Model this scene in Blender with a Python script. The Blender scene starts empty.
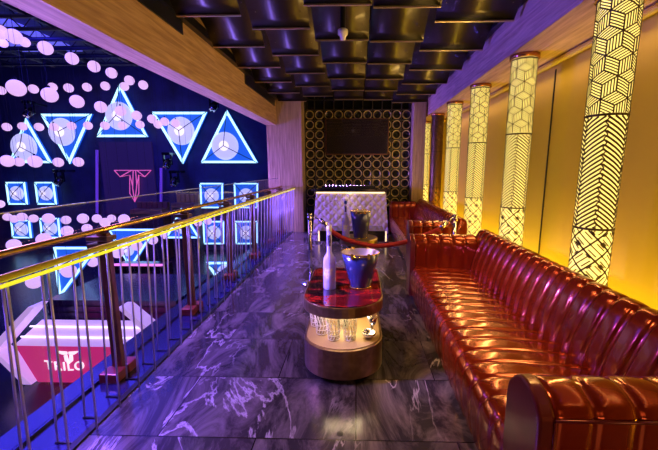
import bpy, bmesh, math, random
from mathutils import Vector, Matrix, noise
random.seed(7)
C = bpy.context.scene.collection
PI = math.pi
# ------------------------------------------------------------------ camera
F, PX, PY, H = 342., 348., 225., 1.6
VX, VY = 357., 168.
pitch = math.atan((PY-VY)/F); yaw = math.atan((VX-PX)/F*math.cos(pitch))
FW = Vector((-math.sin(yaw)*math.cos(pitch), math.cos(yaw)*math.cos(pitch), -math.sin(pitch)))
RT = Vector((math.cos(yaw), math.sin(yaw), 0)); UP = RT.cross(FW)
def at(x, y, Y):
    d = FW + RT*((x-PX)/F) - UP*((y-PY)/F)
    return Vector((0, 0, H)) + d*(Y/d.y)
def atz(x, y, z):
    d = FW + RT*((x-PX)/F) - UP*((y-PY)/F)
    return Vector((0, 0, H)) + d*((z-H)/d.z)
cd = bpy.data.cameras.new('camera'); cam = bpy.data.objects.new('camera', cd); C.objects.link(cam)
cam.matrix_world = Matrix.Translation((0, 0, H)) @ Matrix((RT, UP, -FW)).transposed().to_4x4()
cd.sensor_width = 36; cd.lens = F/658*36; cd.shift_x = (329-PX)/658; cd.clip_end = 100; cd.clip_start = .02
bpy.context.scene.camera = cam
vs = bpy.context.scene.view_settings
vs.view_transform = 'Standard'; vs.look = 'None'; vs.gamma = 1; vs.exposure = 0; vs.use_curve_mapping = False
w = bpy.data.worlds.new('world'); bpy.context.scene.world = w; w.use_nodes = True
w.node_tree.nodes['Background'].inputs[0].default_value = (.02, .02, .05, 1)
w.node_tree.nodes['Background'].inputs[1].default_value = .15

# ------------------------------------------------------------------ materials
def new_mat(name):
    m = bpy.data.materials.new(name); m.use_nodes = True
    return m, m.node_tree.nodes, m.node_tree.links, m.node_tree.nodes['Principled BSDF']
def pbr(name, col, rough=.5, metal=0., coat=0., var=.0, scale=8, bump=0.):
    m, n, l, b = new_mat(name)
    b.inputs['Roughness'].default_value = rough; b.inputs['Metallic'].default_value = metal
    b.inputs['Coat Weight'].default_value = coat; b.inputs['Coat Roughness'].default_value = .1
    tc = n.new('ShaderNodeTexCoord'); nz = n.new('ShaderNodeTexNoise'); nz.inputs['Scale'].default_value = scale
    nz.inputs['Detail'].default_value = 4
    l.new(tc.outputs['Object'], nz.inputs['Vector'])
    r = n.new('ShaderNodeValToRGB'); v = max(var, .03)
    r.color_ramp.elements[0].position = .3; r.color_ramp.elements[1].position = .7
    r.color_ramp.elements[0].color = tuple(c*(1-v) for c in col)+(1,)
    r.color_ramp.elements[1].color = tuple(min(1, c*(1+v)) for c in col)+(1,)
    l.new(nz.outputs['Fac'], r.inputs['Fac']); l.new(r.outputs['Color'], b.inputs['Base Color'])
    if bump:
        bp = n.new('ShaderNodeBump'); bp.inputs['Strength'].default_value = bump; bp.inputs['Distance'].default_value = .01
        l.new(nz.outputs['Fac'], bp.inputs['Height']); l.new(bp.outputs['Normal'], b.inputs['Normal'])
    return m
def emit(name, col, s, base=None, rough=.5):
    m, n, l, b = new_mat(name)
    b.inputs['Base Color'].default_value = tuple(base or col)+(1,); b.inputs['Roughness'].default_value = rough
    b.inputs['Emission Color'].default_value = tuple(col)+(1,); b.inputs['Emission Strength'].default_value = s
    return m
def wood(name, c1, c2, axis=1, rough=.55, ribs=False):
    m, n, l, b = new_mat(name)
    tc = n.new('ShaderNodeTexCoord'); mp = n.new('ShaderNodeMapping')
    s = [14, 14, 14]; s[axis] = .9; mp.inputs['Scale'].default_value = s
    nz = n.new('ShaderNodeTexNoise'); nz.inputs['Scale'].default_value = 2.2; nz.inputs['Detail'].default_value = 6; nz.inputs['Distortion'].default_value = .6
    r = n.new('ShaderNodeValToRGB'); r.color_ramp.elements[0].position = .32; r.color_ramp.elements[1].position = .68
    r.color_ramp.elements[0].color = c1+(1,); r.color_ramp.elements[1].color = c2+(1,)
    l.new(tc.outputs['Object'], mp.inputs['Vector']); l.new(mp.outputs['Vector'], nz.inputs['Vector'])
    l.new(nz.outputs['Fac'], r.inputs['Fac']); l.new(r.outputs['Color'], b.inputs['Base Color'])
    bp = n.new('ShaderNodeBump'); bp.inputs['Strength'].default_value = .25; bp.inputs['Distance'].default_value = .01
    l.new(nz.outputs['Fac'], bp.inputs['Height']); l.new(bp.outputs['Normal'], b.inputs['Normal'])
    b.inputs['Roughness'].default_value = rough
    return m
def thin_glass(name, tint=(1, 1, 1), refl=.10, ior=1.45):
    m = bpy.data.materials.new(name); m.use_nodes = True; n = m.node_tree.nodes; l = m.node_tree.links
    n.remove(n['Principled BSDF']); out = n['Material Output']
    t = n.new('ShaderNodeBsdfTransparent'); t.inputs[0].default_value = tint+(1,)
    g = n.new('ShaderNodeBsdfGlossy'); g.inputs['Roughness'].default_value = .03
    fr0 = n.new('ShaderNodeFresnel'); fr0.inputs['IOR'].default_value = ior
    ge = n.new('ShaderNodeNewGeometry'); iv = n.new('ShaderNodeMath'); iv.operation = 'SUBTRACT'; iv.inputs[0].default_value = 1; l.new(ge.outputs['Backfacing'], iv.inputs[1])
    fr = n.new('ShaderNodeMath'); fr.operation = 'MULTIPLY'; l.new(fr0.outputs[0], fr.inputs[0]); l.new(iv.outputs[0], fr.inputs[1])
    mx = n.new('ShaderNodeMixShader')
    l.new(fr.outputs[0], mx.inputs[0]); l.new(t.outputs[0], mx.inputs[1]); l.new(g.outputs[0], mx.inputs[2]); l.new(mx.outputs[0], out.inputs[0])
    return m
def marble():
    m, n, l, b = new_mat('dark_veined_marble')
    tc = n.new('ShaderNodeTexCoord')
    # tiles 1.2 x 0.6 m, every tile shifts the slab pattern
    br = n.new('ShaderNodeTexBrick'); br.offset = .5
    br.inputs['Color1'].default_value = (0, 0, 0, 1); br.inputs['Color2'].default_value = (1, 1, 1, 1); br.inputs['Mortar'].default_value = (.5, .5, .5, 1)
    br.inputs['Scale'].default_value = 1; br.inputs['Mortar Size'].default_value = .004; br.inputs['Brick Width'].default_value = 1.2; br.inputs['Row Height'].default_value = .6
    l.new(tc.outputs['Object'], br.inputs['Vector'])
    off = n.new('ShaderNodeVectorMath'); off.operation = 'SCALE'; off.inputs['Scale'].default_value = 9.
    l.new(br.outputs['Color'], off.inputs[0])
    add = n.new('ShaderNodeVectorMath'); l.new(tc.outputs['Object'], add.inputs[0]); l.new(off.outputs[0], add.inputs[1])
    mp = n.new('ShaderNodeMapping'); mp.inputs['Rotation'].default_value = (0, 0, .55); mp.inputs['Scale'].default_value = (.8, .3, 1)
    l.new(add.outputs[0], mp.inputs['Vector'])
    n1 = n.new('ShaderNodeTexNoise'); n1.inputs['Scale'].default_value = 1.5; n1.inputs['Detail'].default_value = 9; n1.inputs['Roughness'].default_value = .6; n1.inputs['Distortion'].default_value = 1.6
    n2 = n.new('ShaderNodeTexNoise'); n2.inputs['Scale'].default_value = 3.; n2.inputs['Detail'].default_value = 10; n2.inputs['Roughness'].default_value = .7; n2.inputs['Distortion'].default_value = 2.2
    l.new(mp.outputs[0], n1.inputs['Vector']); l.new(mp.outputs[0], n2.inputs['Vector'])
    r1 = n.new('ShaderNodeValToRGB'); e = r1.color_ramp.elements
    e[0].position = .488; e[0].color = (0, 0, 0, 1); e[1].position = .5; e[1].color = (1, 1, 1, 1)
    k = r1.color_ramp.elements.new(.512); k.color = (0, 0, 0, 1)
    r3 = n.new('ShaderNodeValToRGB'); r3.color_ramp.elements[0].position = .44; r3.color_ramp.elements[1].position = .74
    l.new(n1.outputs['Fac'], r1.inputs['Fac']); l.new(n2.outputs['Fac'], r3.inputs['Fac'])
    base = n.new('ShaderNodeMix'); base.data_type = 'RGBA'
    base.inputs[6].default_value = (.035, .03, .036, 1); base.inputs[7].default_value = (.24, .205, .21, 1)
    l.new(r3.outputs['Color'], base.inputs[0])
    n4 = n.new('ShaderNodeTexNoise'); n4.inputs['Scale'].default_value = 1.1; l.new(add.outputs[0], n4.inputs['Vector'])
    r4 = n.new('ShaderNodeValToRGB'); r4.color_ramp.elements[0].position = .45; r4.color_ramp.elements[1].position = .6; l.new(n4.outputs['Fac'], r4.inputs['Fac'])
    mu = n.new('ShaderNodeMath'); mu.operation = 'MULTIPLY'; l.new(r1.outputs['Color'], mu.inputs[0]); l.new(r4.outputs['Color'], mu.inputs[1])
    v = n.new('ShaderNodeMix'); v.data_type = 'RGBA'; v.inputs[7].default_value = (.55, .50, .53, 1)
    l.new(mu.outputs[0], v.inputs[0]); l.new(base.outputs[2], v.inputs[6])
    g = n.new('ShaderNodeMix'); g.data_type = 'RGBA'; g.inputs[7].default_value = (.012, .01, .014, 1)
    l.new(br.outputs['Fac'], g.inputs[0]); l.new(v.outputs[2], g.inputs[6])
    l.new(g.outputs[2], b.inputs['Base Color'])
    b.inputs['Roughness'].default_value = .17; b.inputs['Specular IOR Level'].default_value = .6
    return m
def table_stone():
    m, n, l, b = new_mat('red_black_stone')
    tc = n.new('ShaderNodeTexCoord'); mp = n.new('ShaderNodeMapping'); mp.inputs['Scale'].default_value = (2., 6, 1)
    nz = n.new('ShaderNodeTexNoise'); nz.inputs['Scale'].default_value = 1.3; nz.inputs['Detail'].default_value = 5; nz.inputs['Distortion'].default_value = .8
    l.new(tc.outputs['Object'], mp.inputs[0]); l.new(mp.outputs[0], nz.inputs['Vector'])
    r = n.new('ShaderNodeValToRGB'); e = r.color_ramp.elements; e[0].position = .46; e[0].color = (.012, .004, .006, 1); e[1].position = .52; e[1].color = (.33, .015, .012, 1)
    k = e.new(.62); k.color = (.10, .006, .008, 1)
    l.new(nz.outputs['Fac'], r.inputs['Fac']); l.new(r.outputs['Color'], b.inputs['Base Color'])
    b.inputs['Roughness'].default_value = .08; b.inputs['Coat Weight'].default_value = .6
    return m
M = {}
M['marble'] = marble(); M['stone'] = table_stone()
M['woodY'] = wood('blond_wood_beam', (.36, .21, .09), (.64, .42, .21), 1)
M['woodZ'] = wood('blond_wood_pillar', (.40, .27, .15), (.66, .48, .30), 2)
M['leather'] = pbr('copper_leather', (.28, .026, .004), .18, .55, .5, .15, 3.0, .04)
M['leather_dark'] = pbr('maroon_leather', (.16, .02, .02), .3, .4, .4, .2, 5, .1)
M['panel'] = pbr('bronze_ceiling_panel', (.04, .029, .017), .36, .7, .15, .2, 2)
M['panel_edge'] = pbr('brass_edge', (.6, .45, .25), .3, .8, 0, .1)
M['black'] = pbr('black_paint', (.01, .01, .012), .35, .1)
M['black_gloss'] = pbr('black_gloss', (.012, .011, .015), .1, .2, .6)
M['dark'] = pbr('dark_ceiling', (.02, .016, .014), .6)
M['navy'] = pbr('navy_hall_wall', (.03, .03, .12), .6, 0, 0, .3, 1.2)
M['navy_floor'] = pbr('navy_hall_floor', (.02, .02, .05), .25, 0, 0, .4, 1.4)
M['mustard'] = pbr('mustard_wall', (.62, .45, .04), .55, 0, 0, .05, .8)
M['gold'] = pbr('gold_metal', (.95, .68, .12), .2, .9, 0, .08)
M['gold_rail'] = pbr('polished_gold_rail', (1.0, .95, .10), .25, .25, .5, .04)
M['bronze'] = pbr('brushed_bronze', (.27, .17, .09), .32, .85, 0, .2, 20)
M['bronze_dark'] = pbr('dark_bronze_post', (.24, .10, .06), .3, .7, 0, .2, 10)
M['redbrown'] = pbr('red_brown_shoe', (.25, .04, .03), .35, .3, .3)
M['copper'] = pbr('copper', (.50, .22, .08), .25, .9)
M['chrome'] = pbr('chrome', (.8, .8, .85), .12, 1.)
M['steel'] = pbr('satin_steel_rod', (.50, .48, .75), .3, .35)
M['silver_in'] = pbr('silver_inside', (.72, .66, .62), .28, .75)
M['bucket_blue'] = pbr('navy_enamel', (.03, .035, .18), .25, .25, .5)
M['velvet'] = pbr('red_velvet', (.32, .008, .012), .7, 0, 0, .25, 60, .2)
M['white_panel'] = pbr('white_quilted_leather', (.60, .50, .62), .35, 0, .2)
M['cream'] = pbr('cream_interior', (.42, .27, .12), .5)
M['white'] = pbr('white_plastic', (.8, .78, .72), .4)
M['ledge'] = pbr('blue_glossy_ledge', (.018, .016, .09), .2, .1, .4, .3, 4)
M['glass'] = thin_glass('clear_glass', (.97, .98, 1.0), ior=1.3)
M['case_glass'] = thin_glass('case_glass', (1, .97, .92), ior=1.25)
M['tumbler'] = thin_glass('tumbler_glass', (.90, .90, .88), ior=1.7)
M['edge_glass'] = pbr('polished_glass_edge', (.55, .62, .70), .15, .3)
M['frost'] = None
def frosted():
    m, n, l, b = new_mat('frosted_bottle_glass')
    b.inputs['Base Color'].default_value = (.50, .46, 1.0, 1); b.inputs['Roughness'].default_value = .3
    b.inputs['Transmission Weight'].default_value = .2; b.inputs['IOR'].default_value = 1.3; b.inputs['Coat Weight'].default_value = .5
    return m
M['frost'] = frosted()
M['tube_on'] = emit('warm_column_glow', (1.0, .74, .17), 1.5, (.5, .4, .2), .95)
M['tube_off'] = pbr('unlit_copper_tube', (.36, .16, .06), .4, .4)
M['screen_metal'] = pbr('dark_brass_screen', (.11, .07, .02), .45, .5)
M['led_warm'] = emit('warm_led', (1.0, .70, .32), 2.5)
M['led_yellow'] = emit('yellow_led', (1.0, .72, .05), 5)
M['led_cyan'] = emit('cyan_white_led', (.42, .80, 1.0), 1.9)
M['screen_blue'] = emit('blue_screen', (.012, .10, .70), 1.1, (.02, .05, .2))
M['lamp_lilac'] = emit('lilac_lamp', (.52, .50, 1.0), 1.0, (.5, .5, .6))
M['lamp_core'] = emit('white_lamp_core', (.85, .75, 1.0), 1.25)
M['ball'] = emit('pink_ball_glow', (.80, .47, .90), 1.0, (.5, .45, .6))
M['rail_glow'] = emit('yellow_rail_glow', (.85, .80, .03), 1.0)
M['neon'] = emit('pink_neon', (.75, .12, .40), .8)
M['led_pink'] = emit('pink_led', (1.0, .25, .75), 1.2)
M['shaft_purple'] = emit('purple_shaft_glow', (.20, .06, .75), .45)
M['sign'] = emit('magenta_lit_sign', (.50, .02, .16), 1.0, (.3, .02, .1))
M['sign_white'] = emit('lit_lettering', (1, .85, .95), 1.1)
M['booth_white'] = emit('lilac_lightbox', (.66, .38, .90), .75, (.7, .6, .8))
M['booth_line'] = emit('booth_bright_tube', (1, .85, 1.0), 1.6)
M['sky_truss'] = emit('blue_lit_ceiling_panel', (.14, .13, .85), .9)
M['truss'] = pbr('black_truss', (.012, .012, .03), .5, .3)
M['quilt_gold'] = pbr('gold_quilt', (.55, .32, .10), .4, .3, 0, .3, 30, .3)
M['brown_soft'] = pbr('brown_upholstery', (.20, .07, .05), .5)
M['led_screen'] = emit('dark_violet_screen', (.02, .008, .10), .6, (.02, .02, .05), .4)
def tvmat():
    m, n, l, b = new_mat('tv_glass'); b.inputs['Base Color'].default_value = (.03, .022, .014, 1)
    b.inputs['Roughness'].default_value = .09; b.inputs['Specular IOR Level'].default_value = .9; b.inputs['Coat Weight'].default_value = 1.
    return m
M['tv'] = tvmat()
M['cut'] = pbr('cut_glass_ridges', (.9, .86, .78), .15)
M['cone'] = pbr('brass_cone', (.75, .58, .24), .35, .5, 0, .15)
M['shelf'] = pbr('black_speaker_grid', (.035, .028, .02), .35, .3)

# ------------------------------------------------------------------ mesh helpers
def B(): return bmesh.new()
def box(bm, x0, x1, y0, y1, z0, z1):
    vs_ = [bm.verts.new(p) for p in ((x0,y0,z0),(x1,y0,z0),(x1,y1,z0),(x0,y1,z0),(x0,y0,z1),(x1,y0,z1),(x1,y1,z1),(x0,y1,z1))]
    for f in ((0,3,2,1),(4,5,6,7),(0,1,5,4),(1,2,6,5),(2,3,7,6),(3,0,4,7)): bm.faces.new([vs_[i] for i in f])
    return vs_
def prism(bm, pts, d):
    """polygon pts (3-D) extruded by vector d"""
    a = [bm.verts.new(p) for p in pts]; b = [bm.verts.new(Vector(p)+Vector(d)) for p in pts]; n = len(a)
    bm.faces.new(a); bm.faces.new(list(reversed(b)))
    for i in range(n): bm.faces.new((a[i], b[i], b[(i+1) % n], a[(i+1) % n]))
def tube(bm, pts, r, seg=8, cap=True):
    pts = [Vector(p) for p in pts]; rings = []
    for i, p in enumerate(pts):
        t = (pts[min(i+1, len(pts)-1)]-pts[max(i-1, 0)]).normalized()
        up = Vector((0, 0, 1)) if abs(t.z) < .9 else Vector((0, 1, 0))
        u = t.cross(up).normalized(); v = t.cross(u)
        rr = r[i] if isinstance(r, (list, tuple)) else r
        rings.append([bm.verts.new(p+(u*math.cos(2*PI*k/seg)+v*math.sin(2*PI*k/seg))*rr) for k in range(seg)])
    for a, b in zip(rings, rings[1:]):
        for k in range(seg): bm.faces.new((a[k], a[(k+1) % seg], b[(k+1) % seg], b[k]))
    if cap: bm.faces.new(rings[0][::-1]); bm.faces.new(rings[-1])
def lathe(bm, prof, c, seg=28, sx=1, sy=1, axis='z'):
    """prof: (radius, height) list"""
    rings = []
    for r, z in prof:
        if r < 1e-5:
            p = Vector((0, 0, z)); rings.append([p])
        else: rings.append([Vector((r*sx*math.cos(2*PI*k/seg), r*sy*math.sin(2*PI*k/seg), z)) for k in range(seg)])
    vr = []
    for ring in rings:
        o = []
        for p in ring:
            if axis == 'y': p = Vector((p.x, -p.z, p.y))
            o.append(bm.verts.new(p+Vector(c)))
        vr.append(o)
    for a, b in zip(vr, vr[1:]):
        if len(a) == 1 and len(b) == 1: continue
        for k in range(seg):
            if len(a) == 1: bm.faces.new((a[0], b[(k+1) % seg], b[k]))
            elif len(b) == 1: bm.faces.new((a[k], a[(k+1) % seg], b[0]))
            else: bm.faces.new((a[k], a[(k+1) % seg], b[(k+1) % seg], b[k]))
def outline(bm, pts, z0, z1, cap=True):
    a = [bm.verts.new((x, y, z0)) for x, y in pts]; b = [bm.verts.new((x, y, z1)) for x, y in pts]; n = len(a)
    for i in range(n): bm.faces.new((a[i], a[(i+1) % n], b[(i+1) % n], b[i]))
    if cap: bm.faces.new(a[::-1]); bm.faces.new(b)

ORG = {}
def link(name, bm, mat, org, smooth=False, bevel=0):
    for v in bm.verts: v.co -= org
    bmesh.ops.recalc_face_normals(bm, faces=bm.faces)
    me = bpy.data.meshes.new(name); bm.to_mesh(me); bm.free(); me.materials.append(mat)
    o = bpy.data.objects.new(name, me); C.objects.link(o)
    if smooth:
        for p in me.polygons: p.use_smooth = True
    if bevel:
        md = o.modifiers.new('bevel', 'BEVEL'); md.width = bevel; md.segments = 2; md.limit_method = 'ANGLE'
    return o
def thing(name, label, cat, loc, group=None):
    o = bpy.data.objects.new(name, None); C.objects.link(o); o.location = loc; o.empty_display_size = .1
    o['label'] = label; o['category'] = cat
    if group: o['group'] = group
    ORG[o.name] = Vector(loc); return o
def part(name, bm, mat, parent, smooth=False, bevel=0, label=None):
    org = ORG[parent.name]; o = link(name, bm, mat, org, smooth, bevel); o.parent = parent; ORG[o.name] = org
    if label: o['label'] = label
    return o
def solo(name, bm, mat, label, cat, loc=(0, 0, 0), group=None, smooth=False, bevel=0):
    o = link(name, bm, mat, Vector(loc), smooth, bevel); o.location = loc; o['label'] = label; o['category'] = cat
    if group: o['group'] = group
    ORG[o.name] = Vector(loc); return o
def struct(name, bm, mat, parent=None, smooth=False):
    if parent: return part(name, bm, mat, parent, smooth)
    o = link(name, bm, mat, Vector((0, 0, 0)), smooth); o['kind'] = 'structure'; ORG[o.name] = Vector((0, 0, 0)); return o
def bx(name, mat, *a, parent=None):
    bm = B(); box(bm, *a); return struct(name, bm, M[mat], parent)
def copy_tree(o, loc=None, parent=None):
    c = o.copy(); C.objects.link(c)
    if parent: c.parent = parent
    if loc is not None: c.location = loc; ORG[c.name] = Vector(loc)
    for ch in list(o.children): copy_tree(ch, None, c)
    return c
ORD = ['first', 'second', 'third', 'fourth', 'fifth', 'sixth', 'seventh', 'eighth', 'ninth', 'tenth', 'eleventh', 'twelfth', 'thirteenth', 'fourteenth', 'fifteenth', 'sixteenth']
def area(name, loc, aim, size, col, e, sy=None, spread=None):
    if sy and name != 'column_glow': size, sy = sy, size        # size runs along the hall, sy across
    ld = bpy.data.lights.new(name, 'AREA'); ld.energy = e; ld.color = col; ld.size = size
    if sy: ld.shape = 'RECTANGLE'; ld.size_y = sy
    if spread: ld.spread = math.radians(spread)
    o = bpy.data.objects.new(name, ld); C.objects.link(o); o.location = loc
    o.rotation_euler = (Vector(aim)-Vector(loc)).to_track_quat('-Z', 'Y').to_euler(); return o

# ------------------------------------------------------------------ shell of the mezzanine
HF = -3.3; HC = 7.2; FY = 20.
bx('floor', 'marble', -1.62, 2.35, -2, 10.4, -.25, 0)
bx('trim_1', 'ledge', -2.14, -1.66, -2, 8.5, -.25, 0)                       # glossy blue-lit ledge under the railings
bx('trim_2', 'black', -1.66, -1.62, -2, 8.5, -.25, .012)                    # black edge strip
bx('trim_3', 'woodY', -2.2, -1.95, -2, 8.5, 2.62, 3.5)                      # left beam
bx('trim_4', 'woodY', 1.70, 2.35, -2, 10.4, 2.84, 3.5)                       # right beam / soffit
bx('ceiling', 'dark', -2.2, 2.35, -2, 10.4, 3.5, 3.6)
bm = B()                                                                    # ribbed left pillar
box(bm, -2.2, -1.34, 8.52, 9.1, -.25, 3.5)
for k in range(14): box(bm, -2.19+k*.0608, -2.19+k*.0608+.048, 8.5, 8.52, 0, 3.5)
struct('trim_5', bm, M['woodZ'])
bm = B()
box(bm, 1.36, 1.66, 8.62, 9.1, 0, 3.5)
for k in range(5): box(bm, 1.365+k*.06, 1.365+k*.06+.048, 8.6, 8.62, 0, 3.5)
struct('trim_6', bm, M['woodZ'])
bx('wall_right', 'mustard', 2.35, 2.45, -2, 10.4, -.25, 3.5)
bx('wall_back', 'mustard', 1.66, 2.35, 10.4, 10.5, 0, 3.5)
bx('wall_end', 'dark', -1.34, 1.36, 9.06, 9.16, 0, 3.5)
bx('wall_alcove', 'woodZ', 1.60, 1.66, 9.1, 10.4, 0, 3.5)
bx('wall_front', 'dark', -2.2, 2.35, -2.1, -2, -.25, 3.5)
bm = B()                                                                    # seams of the wall panels
for y in (1.35, 4.35, 7.3): box(bm, 2.338, 2.35, y-.008, y+.008, 0, 2.75)
struct('trim_7', bm, M['black'])
bm = B(); tube(bm, [(2.27, -2, 2.80), (2.27, 10.4, 2.80)], .032, 12)
struct('trim_8', bm, M['mustard'], smooth=True)
bm = B(); box(bm, -1.95, -1.88, -2, 8.5, 3.20, 3.30); box(bm, 1.63, 1.70, -2, 8.5, 3.26, 3.32); struct('trim_9', bm, M['black'])
bx('baseboard_right', 'led_yellow', 2.28, 2.33, 0, 10.3, .01, .03)
bx('trim_10', 'black', -1.95, -1.935, 2.5, 4.05, 3.06, 3.20)
bx('trim_11', 'black', -1.95, -1.935, 6.2, 8.35, 3.04, 3.20)
# ------------------------------------------------------------------ shell of the hall
bx('floor_hall', 'navy_floor', -24, -2.0, -6, FY, HF-.2, HF)
bx('wall_hall_far', 'navy', -24, -2.2, FY, FY+.2, HF, HC)
bx('wall_hall_left', 'navy', -24.2, -24, -6, FY, HF, HC)
bx('wall_hall_right', 'navy', -2.2, -2.0, 9.1, FY, HF, HC)
bx('wall_hall_near', 'navy', -24, -2.2, -6.2, -6, HF, HC)
bx('wall_under_mezzanine', 'navy', -2.02, -1.94, -6, 9.1, HF, -.25)
bx('wall_above_beam', 'navy', -2.2, -2.1, -6, 9.1, 3.5, HC)
bx('ceiling_hall', 'navy', -24, -2.0, -6, FY, HC, HC+.2)

# ------------------------------------------------------------------ ceiling panels (curved shingles)
def panel_bm(w):
    bm = B(); prof = []
    for i in range(11):
        t = i/10; prof.append((-.90+.90*t, 3.37-.25*t**3.2))
    th = .012; a = []; 
    for (y, z) in prof: a.append(((0, y, z), (w, y, z)))
    lo = [[bm.verts.new(p) for p in r] for r in a]
    hi = [[bm.verts.new((p[0], p[1], p[2]+th)) for p in r] for r in a]
    for i in range(10):
        bm.faces.new((lo[i][0], lo[i][1], lo[i+1][1], lo[i+1][0])); bm.faces.new((hi[i][1], hi[i][0], hi[i+1][0], hi[i+1][1]))
        bm.faces.new((lo[i][0], lo[i+1][0], hi[i+1][0], hi[i][0])); bm.faces.new((lo[i+1][1], lo[i][1], hi[i][1], hi[i+1][1]))
    bm.faces.new((lo[0][1], lo[0][0], hi[0][0], hi[0][1])); bm.faces.new((lo[10][0], lo[10][1], hi[10][1], hi[10][0]))
    return bm
COLX = [-1.83, -1.16, -.51, .15, .81]; FIRST = [3.72, 4.06, 4.42, 3.58, 3.92]
ROWN = ['row beside the left beam', 'second row from the left beam', 'middle row', 'second row from the right beam', 'row beside the right beam']
WD = [.655, .635, .645, .645, .82]
proto_panel = {}
for ci, x in enumerate(COLX):
    ys = []; y = FIRST[ci]-.9*3
    while y < 8.55: ys.append(y); y += .9
    ys = ys[::-1]
    wd = WD[ci]
    for k, y in enumerate(ys):
        lab = 'glossy dark bronze curved ceiling panel, %s from the back, %s' % (ORD[k], ROWN[ci])
        if ci not in proto_panel:
            t = thing('ceiling_panel', lab, 'ceiling panel', (x, y, 3.12), 'overlapping ceiling panels')
            bm = panel_bm(wd)
            for v in bm.verts: v.co += Vector((x, y, 0))
            part('curved_sheet', bm, M['panel'], t, True)
            bm = B(); box(bm, x, x+wd, y-.022, y+.002, 3.108, 3.121); part('edge_strip', bm, M['panel_edge'], t)
            bm = B()
            for sx in (.08, wd-.08):
                for sy in (-.62, -.15):
                    z = 3.37-.25*((.9+sy)/.9)**3.2
                    lathe(bm, [(0, -.006), (.007, -.005), (.007, .002)], (x+sx, y+sy, z), 8)
            part('screw_heads', bm, M['chrome'], t)
            proto_panel[ci] = t
        else:
            t = copy_tree(proto_panel[ci], (x, y, 3.12)); t['label'] = lab
# sprinkler-like detector and small black spot
t = thing('smoke_detector', 'small white round detector hanging under the middle ceiling panels', 'detector', (-.16, 4.0, 3.1))
bm = B(); lathe(bm, [(0, .24), (.03, .24), (.03, .0), (0, .0)], (-.16, 4.0, 3.07), 16); part('stem', bm, M['black'], t)
bm = B(); lathe(bm, [(0, .07), (.03, .07), (.055, .055), (.055, .01), (.035, -.01), (.03, -.04), (0, -.045)], (-.16, 4.0, 3.02), 20); part('housing', bm, M['white'], t, True)

# ------------------------------------------------------------------ sofas
def catmull(p, n=6):
    o = []
    q = [p[0]]+list(p)+[p[-1]]
    for i in range(1, len(q)-2):
        for k in range(n):
            t = k/n; a, b, c, d = (Vector(q[i-1]), Vector(q[i]), Vector(q[i+1]), Vector(q[i+2]))
            o.append(.5*((2*b)+(-a+c)*t+(2*a-5*b+4*c-d)*t*t+(-a+3*b-3*c+d)*t*t*t))
    o.append(Vector(p[-1])); return o
def channel_sweep(prof, c0, c1, n, depth, mapper, m=10, flip=1, seed=0, wr=.0016):
    P = catmull([(a, b, 0) for a, b in prof]); N = []
    for i, p in enumerate(P):
        t = (P[min(i+1, len(P)-1)]-P[max(i-1, 0)]).normalized(); N.append(Vector((-t.y, t.x, 0))*flip)
    bm = B(); rows = []
    tot = n*m
    for j in range(tot+1):
        u = (j % m)/m; g = 1-(max(0, 1-abs(2*u-1)**4))**.5
        if j == 0 or j == tot: g = 1
        c = c0+(c1-c0)*j/tot; row = []
        for p, nn in zip(P, N):
            wv = noise.noise(Vector((p.x*5+seed, p.y*5, c*7)))*wr*2+noise.noise(Vector((p.x*14+seed, p.y*14, c*20)))*wr*.7
            q = p-nn*(depth*g-wv)
            row.append(bm.verts.new(mapper(q.x, q.y, c)))
        rows.append(row)
    for a, b in zip(rows, rows[1:]):
        for k in range(len(P)-1): bm.faces.new((a[k], a[k+1], b[k+1], b[k]))
    bm.faces.new(rows[0]); bm.faces.new(rows[-1][::-1])
    return bm
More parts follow.
